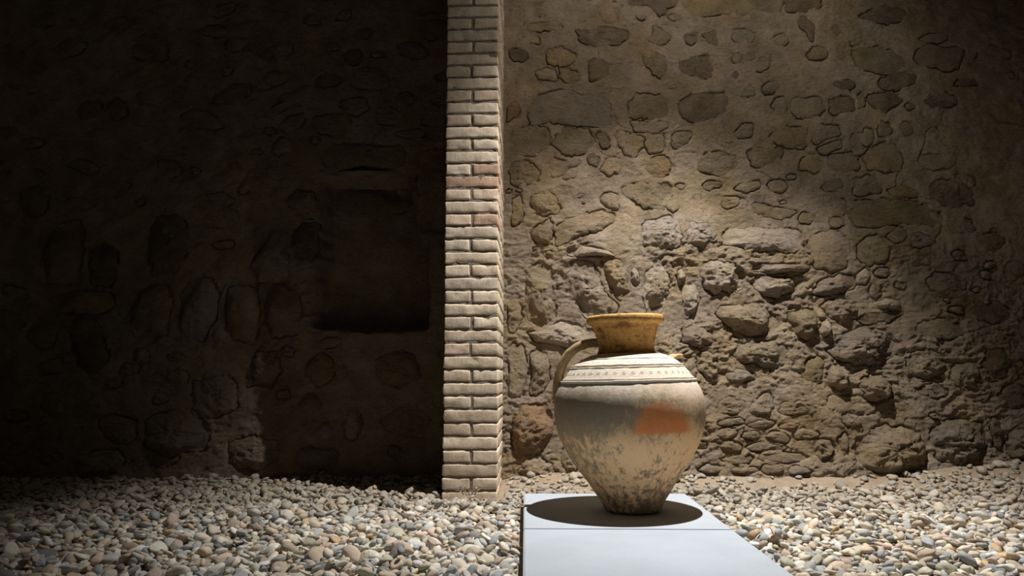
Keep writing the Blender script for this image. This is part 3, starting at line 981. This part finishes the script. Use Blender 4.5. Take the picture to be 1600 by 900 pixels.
def jar_material():
    k = Nodes('aged_terracotta', 0.85, 0.25)
    p = k.coord()
    xyz = k.n('ShaderNodeSeparateXYZ', {0: p}).outputs
    x, z = xyz[0], xyz[2]
    nb = k.noise(p, 5, 5, 0.6); nm = k.noise(p, 22, 8, 0.72); nf = k.noise(p, 95, 6, 0.75)
    ns = k.noise(k.n('ShaderNodeMapping', {'Vector': p, 'Scale': (1, 1, 0.55)}).outputs[0], 46, 9, 0.78)
    zz = k.math('ADD', z, k.math('MULTIPLY', k.math('SUBTRACT', nb, 0.5), 0.13))
    zz = k.math('ADD', zz, k.math('MULTIPLY', k.math('SUBTRACT', nm, 0.5), 0.06))
    c = k.mix(nm, (0.95, 0.65, 0.36), (0.88, 0.56, 0.28))
    # grey-brown belt round the belly, heavier on the left
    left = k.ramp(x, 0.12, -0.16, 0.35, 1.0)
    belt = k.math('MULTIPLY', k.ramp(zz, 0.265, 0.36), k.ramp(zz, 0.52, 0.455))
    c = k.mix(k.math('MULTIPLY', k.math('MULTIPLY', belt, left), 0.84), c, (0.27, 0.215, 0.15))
    # worn grey patina: down the left flank, round the belly, and a patch at the far right
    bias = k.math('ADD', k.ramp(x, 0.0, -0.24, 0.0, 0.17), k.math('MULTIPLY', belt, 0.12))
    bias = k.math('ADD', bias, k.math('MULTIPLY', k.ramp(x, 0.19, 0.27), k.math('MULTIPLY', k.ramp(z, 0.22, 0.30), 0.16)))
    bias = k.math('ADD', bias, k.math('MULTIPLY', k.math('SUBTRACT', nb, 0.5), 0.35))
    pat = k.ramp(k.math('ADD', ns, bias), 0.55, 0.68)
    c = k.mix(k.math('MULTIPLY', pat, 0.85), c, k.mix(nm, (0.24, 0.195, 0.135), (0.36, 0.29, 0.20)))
    # orange scorch: a dome on the belly right of centre with a level lower edge
    dx = k.math('DIVIDE', k.math('SUBTRACT', x, 0.072), 0.112)
    dz = k.math('DIVIDE', k.math('SUBTRACT', z, 0.308), 0.112)
    dd = k.math('ADD', k.math('MULTIPLY', dx, dx), k.math('MULTIPLY', dz, dz))
    dd = k.math('ADD', dd, k.math('ADD', k.math('MULTIPLY', k.math('SUBTRACT', nb, 0.5), 0.7), k.math('MULTIPLY', k.math('SUBTRACT', ns, 0.5), 1.2)))
    front = k.ramp(xyz[1], 0.0, -0.1)
    lower = k.ramp(k.math('ADD', z, k.math('MULTIPLY', k.math('SUBTRACT', ns, 0.5), 0.05)), 0.298, 0.312)
    orange = k.math('MULTIPLY', k.math('MULTIPLY', k.ramp(dd, 1.2, 0.6), front), lower)
    c = k.mix(k.math('MULTIPLY', orange, 0.97), c, k.mix(nm, (0.66, 0.20, 0.055), (0.82, 0.33, 0.11)))
    # pinkish right shoulder
    pink = k.math('MULTIPLY', k.ramp(x, 0.05, 0.2), k.ramp(zz, 0.36, 0.43))
    c = k.mix(k.math('MULTIPLY', pink, 0.7), c, (0.80, 0.60, 0.46))
    # chalky shoulder
    c = k.mix(k.ramp(zz, 0.43, 0.485, 0, 0.9), c, k.mix(nm, (0.80, 0.74, 0.65), (0.66, 0.60, 0.52)))
    # soot flecks, thick towards the foot
    low = k.ramp(zz, 0.20, 0.02, 0.0, 0.16)
    f1 = k.ramp(k.math('ADD', k.math('ADD', ns, low), k.math('MULTIPLY', k.math('SUBTRACT', nb, 0.5), 0.5)), 0.55, 0.68)
    c = k.mix(k.math('MULTIPLY', f1, k.ramp(zz, 0.30, 0.20, 0.10, 0.85)), c, (0.16, 0.115, 0.075))
    f2 = k.ramp(nf, 0.58, 0.70)
    c = k.mix(k.math('MULTIPLY', f2, 0.30), c, (0.45, 0.34, 0.22))
    f3 = k.ramp(nf, 0.40, 0.30)
    c = k.mix(k.math('MULTIPLY', f3, 0.35), c, (0.70, 0.62, 0.50))
    return k.out(c, ((nm, 0.004), (nf, 0.0018)), 0.8)


def neck_material():
    k = Nodes('golden_stained_clay', 0.75, 0.3)
    p = k.coord()
    st = k.n('ShaderNodeMapping', {'Vector': p, 'Scale': (1, 1, 1.8)}).outputs[0]
    n1 = k.noise(st, 14, 6, 0.65); n2 = k.noise(st, 60, 6, 0.75)
    c = k.mix(k.ramp(n1, 0.35, 0.65), (0.80, 0.47, 0.15), (0.62, 0.32, 0.08))
    c = k.mix(k.ramp(n1, 0.50, 0.64, 0, 0.85), c, (0.22, 0.10, 0.035))
    c = k.mix(k.ramp(n2, 0.50, 0.64, 0, 0.8), c, (0.20, 0.12, 0.045))
    return k.out(c, ((n1, 0.003), (n2, 0.002)), 0.8)


M_JAR = jar_material()
M_NECK = neck_material()
k = Nodes('dusty_brown_clay', 0.85, 0.2)
_p = k.coord(); _n = k.noise(_p, 26, 7, 0.7)
M_HANDLE = k.out(k.mix(k.ramp(_n, 0.35, 0.65), (0.56, 0.42, 0.25), (0.36, 0.25, 0.13)), ((_n, 0.004),), 0.8)
body_prof = dense(BODY, 110)
body = link('body', lathe('body', np.vstack([body_prof, dense(INNER, 40)]), 160, 0.006, 31), M_JAR, jar)
neck = link('neck', lathe('neck', dense(NECK, 60), 128, 0.008, 33), M_NECK, jar)
neck['label'] = 'golden brown flaring neck with a thick lip'

# raised cordons on the shoulder and a stamped wave frieze between them
PB = body_prof[body_prof[:, 1] < 640]


def shoulder(v):
    i = np.argsort(PB[:, 1])
    r = np.interp(v, PB[i, 1], PB[i, 0])
    r2 = np.interp(v + 0.5, PB[i, 1], PB[i, 0]); r1 = np.interp(v - 0.5, PB[i, 1], PB[i, 0])
    t = np.array([r2 - r1, -1.0]); t /= np.linalg.norm(t)       # heading down-outwards in (r, z)
    n = np.array([-t[1], t[0]])
    if n[0] < 0:
        n = -n
    return r / JS, pz(v), n, t


def cordon(v, hgt, wid, seed):
    r, z, n, t = shoulder(v)
    prof = []
    for a in np.linspace(-1, 1, 9):
        q = np.array([r, z]) + t * a * wid / 2 + n * (hgt * math.cos(a * math.pi / 2) ** 0.6 - 0.002)
        prof.append(q)
    prof = np.array(prof); seg = 160
    a = np.linspace(0, 2 * math.pi, seg, endpoint=False)
    A = np.repeat(a[:, None], len(prof), 1)
    R = np.tile(prof[:, 0], (seg, 1)) * (1 + 0.006 * (vnoise(np.cos(A) * 1.5 + 5, np.sin(A) * 1.5 + 5, A * 0 + z * 5, 31)))
    R = R + 0.0012 * vnoise(np.cos(A) * 11 + 30, np.sin(A) * 11 + 30, None, seed)
    Zz = np.tile(prof[:, 1], (seg, 1)) + 0.0010 * vnoise(np.cos(A) * 7 + 40, np.sin(A) * 7 + 40, None, seed + 2)
    V = np.stack([R * np.cos(A), R * np.sin(A), Zz], -1).reshape(-1, 3)
    link('raised_band', np_mesh('raised_band', V, grid_faces(seg, len(prof), True)), M_JAR, jar)


cordon(566.5, 0.0045, 0.008, 51)
cordon(576.5, 0.0065, 0.010, 53)
cordon(579.8, 0.0050, 0.007, 54)
cordon(597.0, 0.0060, 0.009, 55)
cordon(600.8, 0.0085, 0.011, 57)


def frieze(v0, count, name, amp, rad):
    """running scrolls: each a little spiral of clay, all joined into one relief ring"""
    Vs, Fs = [], []; off = 0
    for q in range(count):
        a0 = q / count * 2 * math.pi
        r, z, n, t = shoulder(v0)
        pts = []
        for s in np.linspace(0, 1, 13):
            if s < 0.4:
                u = (s / 0.4 - 1) * 0.62; w = 0.9 - 0.35 * (s / 0.4) ** 2 - 0.0
                u, w = u - 0.05, w - 1.5 * (1 - s / 0.4) ** 1.3
            else:
                th = (s - 0.4) / 0.6 * 1.75 * math.pi
                rr = 0.55 * (1 - 0.62 * (s - 0.4) / 0.6)
                u = rr * math.sin(th); w = rr * math.cos(th)
            pts.append((u, w))
        seg = []
        for u, w in pts:
            a = a0 + u * (math.pi / count)
            rad_, zz = np.array([r, z]) - t * w * amp - n * 0.0001
            wv = 1 + 0.006 * float(vnoise(math.cos(a) * 1.5 + 5, math.sin(a) * 1.5 + 5, z * 5, 31))
            seg.append((rad_ * wv * math.cos(a), rad_ * wv * math.sin(a), zz))
        seg = np.array(seg)
        out = np.array([n[0] * math.cos(a0), n[0] * math.sin(a0), n[1]])
        for i in range(len(seg)):
            tg = seg[min(i + 1, len(seg) - 1)] - seg[max(i - 1, 0)]
            tg = tg / (np.linalg.norm(tg) + 1e-9)
            b = np.cross(tg, out); b /= np.linalg.norm(b) + 1e-9
            for kx, ky in ((-1, -0.6), (-0.55, 0.9), (0.55, 0.9), (1, -0.6)):
                Vs.append(seg[i] + b * kx * rad + out * ky * rad)
        for i in range(len(seg) - 1):
            for j in range(3):
                Fs.append((off + i * 4 + j, off + (i + 1) * 4 + j, off + (i + 1) * 4 + j + 1, off + i * 4 + j + 1))
        off += 4 * len(seg)
    o = link(name, np_mesh(name, np.array(Vs), np.array(Fs)), M_JAR, jar)
    return o


f_ = frieze(588.3, 46, 'wave_frieze', 0.0105, 0.0012)
f_['label'] = 'band of small stamped running scrolls round the shoulder'
f2_ = frieze(571.8, 52, 'wave_frieze', 0.0050, 0.0006)


def strap(name, path, width, thick, az, mat):
    """strap handle: path in (radius, z) metres, turned to azimuth az"""
    P = dense(path, 36); n = len(P)
    sec = []
    for q in range(16):
        a = q / 16 * 2 * math.pi
        cx = math.copysign(abs(math.cos(a)) ** 0.6, math.cos(a)) * width / 2
        cy = math.copysign(abs(math.sin(a)) ** 0.8, math.sin(a)) * thick / 2
        if cy > 0:
            cy *= 1 - 0.35 * math.exp(-(cx / (width * 0.16)) ** 2)     # groove down the strap
        sec.append((cx, cy))
    V = []
    for i in range(n):
        tg = P[min(i + 1, n - 1)] - P[max(i - 1, 0)]
        tg = tg / np.linalg.norm(tg)
        nn = np.array([-tg[1], tg[0]])
        wmul = 1 + 0.35 * smooth(0.8, 1.0, i / (n - 1)) + 0.15 * smooth(0.2, 0.0, i / (n - 1))
        for cx, cy in sec:
            q = P[i] + nn * cy
            s = cx * wmul
            V.append((q[0] * math.cos(az) - s * math.sin(az), q[0] * math.sin(az) + s * math.cos(az), q[1]))
    V = np.array(V)
    V += 0.0012 * np.stack([vnoise(V[:, 0] * 60, V[:, 1] * 60, V[:, 2] * 60, 61 + q) for q in range(3)], 1)
    m = 16
    caps = [np.array([list(range(m))[::-1]]), np.array([[(n - 1) * m + j for j in range(m)]])]
    i = np.arange(n - 1)[:, None]; j = np.arange(m)[None]
    q = np.stack([i * m + j, i * m + (j + 1) % m, (i + 1) * m + (j + 1) % m, (i + 1) * m + j], -1).reshape(-1, 4)
    return link(name, np_mesh(name, V, [q] + caps), mat, jar)


strap('handle', [(41 / JS, pz(538)), (60 / JS, pz(539.5)), (77 / JS, pz(544)), (92 / JS, pz(554)), (102 / JS, pz(567)),
                 (109 / JS, pz(583)), (113 / JS, pz(599)), (114.5 / JS, pz(615)), (113 / JS, pz(632))],
      0.046, 0.036, math.radians(165), M_HANDLE)['label'] = 'broad strap handle arching from neck to left shoulder'
strap('handle_stub', [(74 / JS, pz(573)), (84 / JS, pz(566)), (93 / JS, pz(562)), (98 / JS, pz(562))],
      0.06, 0.018, math.radians(24), M_HANDLE)['label'] = 'broken stump of the missing right handle'

# ------------------------------------------------------------------ gravel
def icosphere(level):
    import bmesh
    bm = bmesh.new()
    bmesh.ops.create_icosphere(bm, subdivisions=level, radius=1.0)
    bm.verts.ensure_lookup_table()
    V = np.array([v.co[:] for v in bm.verts]); F = np.array([[v.index for v in f.verts] for f in bm.faces])
    bm.free()
    return V, F


ICO2 = icosphere(2)     # 80 triangles
ICO3 = icosphere(3)     # 320 triangles

PTINT = [((.47, .475, .465), 'grey', 18), ((.35, .375, .40), 'blue-grey', 11), ((.66, .60, .50), 'buff', 19),
         ((.54, .46, .365), 'tan', 12), ((.24, .235, .23), 'charcoal', 5), ((.58, .42, .25), 'ochre', 2),
         ((.76, .73, .67), 'off-white', 13), ((.40, .335, .27), 'brown', 9), ((.62, .50, .42), 'pinkish', 4),
         ((.50, .485, .39), 'greenish grey', 8)]
pw = np.array([p[2] for p in PTINT], float); pw /= pw.sum()

CS = 0.008
HX0, HY0 = -3.4, 1.35
HNX, HNY = int(6.8 / CS), int(2.75 / CS)
hx = HX0 + (np.arange(HNX) + 0.5) * CS; hy = HY0 + (np.arange(HNY) + 0.5) * CS
HXX, HYY = np.meshgrid(hx, hy, indexing='ij')
HM = ground_h(HXX, HYY)
sl_m = (fl[0] - bl[0]) / (fl[1] - bl[1]); sr_m = (fr[0] - br[0]) / (fr[1] - br[1])


def blocked(x, y, r):
    if y < bl[1] + r and bl[0] + (y - bl[1]) * sl_m - 0.008 - r < x < br[0] + (y - br[1]) * sr_m + 0.002 + r * 0.9:
        return True
    if pl[0] - r * 0.8 < x < pr_[0] + 0.03 + r * 0.6 and y > pl[1] - r * 0.7:
        return True
    return False


PR = np.random.default_rng(11)
pebbles = []            # (x, y, z, a, b, c, yaw, tilt x, tilt y, tint index, shade, seed)
NP = 15500
cx_ = PR.random((NP * 2, 4)); cy_ = PR.random((NP * 2, 4)); shp = PR.random((NP * 2, 8))
got = 0
for i in range(NP * 2):
    if got >= NP:
        break
    best = None
    L = 0.0125 + 0.0135 * shp[i, 0] ** 1.5 + (0.006 if shp[i, 0] > 0.965 else 0)
    if i > NP * 0.7:
        L *= 0.8
    for q in range(4):
        y = 1.55 + (4.06 - 1.55) * cy_[i, q]
        lim = 0.72 * y + 0.42
        x = (cx_[i, q] * 2 - 1) * min(lim, 3.3)
        if blocked(x, y, L) or y > WY - float(relief_low(np.array(x), np.array(0.04), 'right' if x > -0.16 else 'left')) - 0.4 * L:
            continue
        ii, jj = int((x - HX0) / CS), int((y - HY0) / CS)
        hv = HM[ii, jj] - max(0, ground_h(x, y) + 0.045) * 0.9
        if best is None or hv < best[0]:
            best = (hv, x, y)
    if best is None:
        continue
    _, x, y = best
    # sand left bare along the foot of the right-hand wall
    if y > 3.60 and -0.05 < x < 2.0:
        bare = smooth(3.64, 3.78, y) * (0.9 if 1.15 < x < 1.9 else 0.42)
        if shp[i, 7] < bare:
            continue
    A, B, Cc = L, L * (0.62 + 0.33 * shp[i, 1]), L * (0.34 + 0.30 * shp[i, 2])
    yaw = shp[i, 3] * math.pi
    ca_, sa_ = math.cos(yaw), math.sin(yaw)
    w = int(A / CS) + 1
    i0, j0 = int((x - HX0) / CS), int((y - HY0) / CS)
    s0, s1 = max(i0 - w, 0), min(i0 + w + 1, HNX); t0, t1 = max(j0 - w, 0), min(j0 + w + 1, HNY)
    dxx = HXX[s0:s1, t0:t1] - x; dyy = HYY[s0:s1, t0:t1] - y
    ua = (dxx * ca_ + dyy * sa_) / A; ub = (-dxx * sa_ + dyy * ca_) / B
    r2 = ua * ua + ub * ub
    m = r2 < 0.95
    if not m.any():
        continue
    capz = Cc * np.sqrt(np.clip(1 - r2[m], 0, 1))
    hh = HM[s0:s1, t0:t1][m]
    zc = np.percentile(hh + capz, 72)
    # slope of what lies below tips the pebble
    tx = ty = 0.0
    if m.sum() > 4:
        mx, my = dxx[m], dyy[m]
        tx = float(np.sum((hh - hh.mean()) * mx) / (np.sum((mx - mx.mean()) ** 2) + 1e-6))
        ty = float(np.sum((hh - hh.mean()) * my) / (np.sum((my - my.mean()) ** 2) + 1e-6))
    tx = np.clip(tx, -0.5, 0.5) * 0.8 + (shp[i, 4] - 0.5) * 0.3
    ty = np.clip(ty, -0.5, 0.5) * 0.8 + (shp[i, 5] - 0.5) * 0.3
    top = zc + tx * dxx[m] + ty * dyy[m] + capz
    HM[s0:s1, t0:t1][m] = np.maximum(hh, top - 0.0015)
    ti = PR.choice(len(PTINT), p=pw)
    pebbles.append((x, y, zc, A, B, Cc, yaw, tx, ty, ti, 0.8 + 0.4 * shp[i, 6], i))
    got += 1
print('pebbles', got, 'mean level', float((HM - ground_h(HXX, HYY)).mean()))


def pebble_geo(p, ico, local=False):
    x, y, z, A, B, Cc, yaw, tx, ty, ti, sh, sd = p
    V = ico[0]
    s = sd * 1.37
    n = vnoise(V[:, 0] * 1.1 + s, V[:, 1] * 1.1 - s, V[:, 2] * 1.1 + 0.5 * s, 5)
    n2 = vnoise(V[:, 0] * 2.3 - s, V[:, 1] * 2.3 + s, V[:, 2] * 2.3, 6)
    W = V * (1 + 0.26 * n + 0.09 * n2)[:, None]
    if sd % 5 < 3:                          # split and worn faces
        rs = np.random.default_rng(sd)
        for q in range(4):
            nv = rs.normal(size=3) * (1, 1, 0.7); nv /= np.linalg.norm(nv)
            d = W @ nv - rs.uniform(0.5, 0.85)
            W = W - np.clip(d, 0, None)[:, None] * nv * 0.85
    W = W * np.array((A, B, Cc))
    c, q = math.cos(yaw), math.sin(yaw)
    X = W[:, 0] * c - W[:, 1] * q; Y = W[:, 0] * q + W[:, 1] * c; Z = W[:, 2]
    Z = Z + tx * X + ty * Y
    out = np.stack([X, Y, Z], 1)
    return out if local else out + np.array((x, y, z))


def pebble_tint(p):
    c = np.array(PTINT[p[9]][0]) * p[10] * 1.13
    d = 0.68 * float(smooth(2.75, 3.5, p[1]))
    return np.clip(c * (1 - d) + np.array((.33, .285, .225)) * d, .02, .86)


def project(x, y, z):
    c, s = math.cos(PITCH), math.sin(PITCH)
    dz = z - CAM_H
    d = y * c + dz * s; up = -y * s + dz * c
    return 800 + FPX * x / d, 450 - FPX * up / d, d


# the pebbles that show largest: near, on top of the heap, in frame
cand = []
for idx, p in enumerate(pebbles):
    u, v, d = project(p[0], p[1], p[2])
    if not (8 < u < 1592 and 640 < v < 892):
        continue
    ii, jj = int((p[0] - HX0) / CS), int((p[1] - HY0) / CS)
    covered = HM[ii, jj] - (p[2] + p[5])
    if covered > 0.002:
        continue
    cand.append((p[3] * p[4] ** 0.5 / d ** 1.5, idx))
cand.sort(reverse=True)
chosen = [i for _, i in cand[:300]]
chs = set(chosen)

# everything else: one heap of gravel
Vs, Fs, Cs_ = [], [], []; off = 0
for idx, p in enumerate(pebbles):
    if idx in chs:
        continue
    cov = HM[int((p[0] - HX0) / CS), int((p[1] - HY0) / CS)] - (p[2] + p[5])
    if cov > 0.016:                        # buried out of sight
        continue
    ico = ICO3 if (1.9 < p[1] < 2.2 and abs(p[0]) < 1.75 and cov < 0.006) else ICO2
    g = pebble_geo(p, ico)
    Vs.append(g); Fs.append(ico[1] + off); off += len(g)
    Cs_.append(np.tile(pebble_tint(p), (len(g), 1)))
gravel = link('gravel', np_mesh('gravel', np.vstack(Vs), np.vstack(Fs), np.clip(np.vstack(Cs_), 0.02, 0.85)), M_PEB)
gravel['kind'] = 'stuff'
tag(gravel, 'bed of mixed grey and buff river gravel round the pillar and slabs', 'gravel')

ORD = ['first', 'second', 'third', 'fourth', 'fifth', 'sixth', 'seventh', 'eighth', 'ninth', 'tenth', 'eleventh', 'twelfth',
       'thirteenth', 'fourteenth', 'fifteenth', 'sixteenth', 'seventeenth', 'eighteenth', 'nineteenth', 'twentieth']


def ordinal(n):
    if n < 20:
        return ORD[n]
    tens = {2: 'twenty', 3: 'thirty', 4: 'forty', 5: 'fifty'}[(n + 1) // 10]
    u = (n + 1) % 10
    return (tens[:-1] + 'ieth') if u == 0 else tens + '-' + ORD[u - 1]


rows = {}
for i in chosen:
    p = pebbles[i]
    side = 'left' if p[0] < bl[0] + 0.2 else 'right'
    row = int((p[1] - 1.98) / 0.06)
    rows.setdefault((side, max(row, 0)), []).append(i)
for (side, row), ids in sorted(rows.items()):
    ids.sort(key=lambda i: -pebbles[i][0] if side == 'left' else pebbles[i][0])
    for kth, i in enumerate(ids):
        p = pebbles[i]
        tone = PTINT[p[9]][1]
        form = 'flat' if p[5] / p[3] < 0.44 else ('round' if p[4] / p[3] > 0.8 else 'oval')
        rr = 'front row' if row == 0 else ordinal(row) + ' row from front'
        lab = f'{tone} {form} pebble {side} of slab, {rr}, {ordinal(kth)} from slab'
        g = pebble_geo(p, ICO3, True)
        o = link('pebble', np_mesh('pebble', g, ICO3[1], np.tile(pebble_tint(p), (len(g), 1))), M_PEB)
        o.location = (p[0], p[1], p[2])
        tag(o, lab, 'pebble', 'larger pebbles in the nearest gravel')

# ------------------------------------------------------------------ dry sprout at the foot of the pillar
tx_, ty_ = on_floor(733, 771, 0.0)
k = Nodes('dry_stalk', 0.9, 0.1)
M_DRY = k.out(k.mix(k.noise(k.coord(), 90), (0.40, 0.34, 0.26), (0.55, 0.49, 0.40)))
sprout = thing('dry_sprout', 'small dry sprout growing at the foot of the brick pillar', 'plant', (tx_, ty_ - 0.004, 0.0))
SR = random.Random(4)


def tube(path, rads, seg=6):
    V, F = [], []
    n = len(path)
    for i in range(n):
        t = (Vector(path[min(i + 1, n - 1)]) - Vector(path[max(i - 1, 0)])).normalized()
        a = t.orthogonal().normalized(); b = t.cross(a)
        for j in range(seg):
            th = j / seg * 2 * math.pi
            V.append(Vector(path[i]) + (a * math.cos(th) + b * math.sin(th)) * rads[i])
    for i in range(n - 1):
        for j in range(seg):
            F.append((i * seg + j, i * seg + (j + 1) % seg, (i + 1) * seg + (j + 1) % seg, (i + 1) * seg + j))
    return np.array([v[:] for v in V]), np.array(F)


for q in range(5):
    a = -1.2 + q * 0.6 + SR.uniform(-.2, .2)
    ln = SR.uniform(0.022, 0.042)
    path = [(0.012 * q - 0.024 + math.sin(a) * ln * t * (0.5 + 0.5 * t), -0.006 * t, ln * t * (1.1 - 0.25 * t) - 0.006) for t in np.linspace(0, 1, 6)]
    V, F = tube(path, [0.0036 * (1 - 0.6 * t) for t in np.linspace(0, 1, 6)])
    link('stalk', np_mesh('stalk', V, F), M_DRY, sprout)
    for s in (0.55, 0.8, 1.0):
        bx, by, bz = path[int(s * 5)]
        dr = Vector((SR.uniform(-1, 1), SR.uniform(-.8, .2), SR.uniform(.1, .9))).normalized()
        sd = dr.cross(Vector((0, 1, 0.3))).normalized()
        l, w = SR.uniform(0.012, 0.020), SR.uniform(0.004, 0.007)
        b = Vector((bx, by, bz))
        up = dr.cross(sd) * 0.001
        vv = [b, b + dr * l * .5 + sd * w, b + dr * l, b + dr * l * .5 - sd * w, b + dr * l * .5 + up, b + dr * l * .5 - up]
        link('leaf', np_mesh('leaf', [v[:] for v in vv], np.array([(0, 1, 4), (1, 2, 4), (2, 3, 4), (3, 0, 4), (1, 0, 5), (2, 1, 5), (3, 2, 5), (0, 3, 5)]), None, False), M_DRY, sprout)
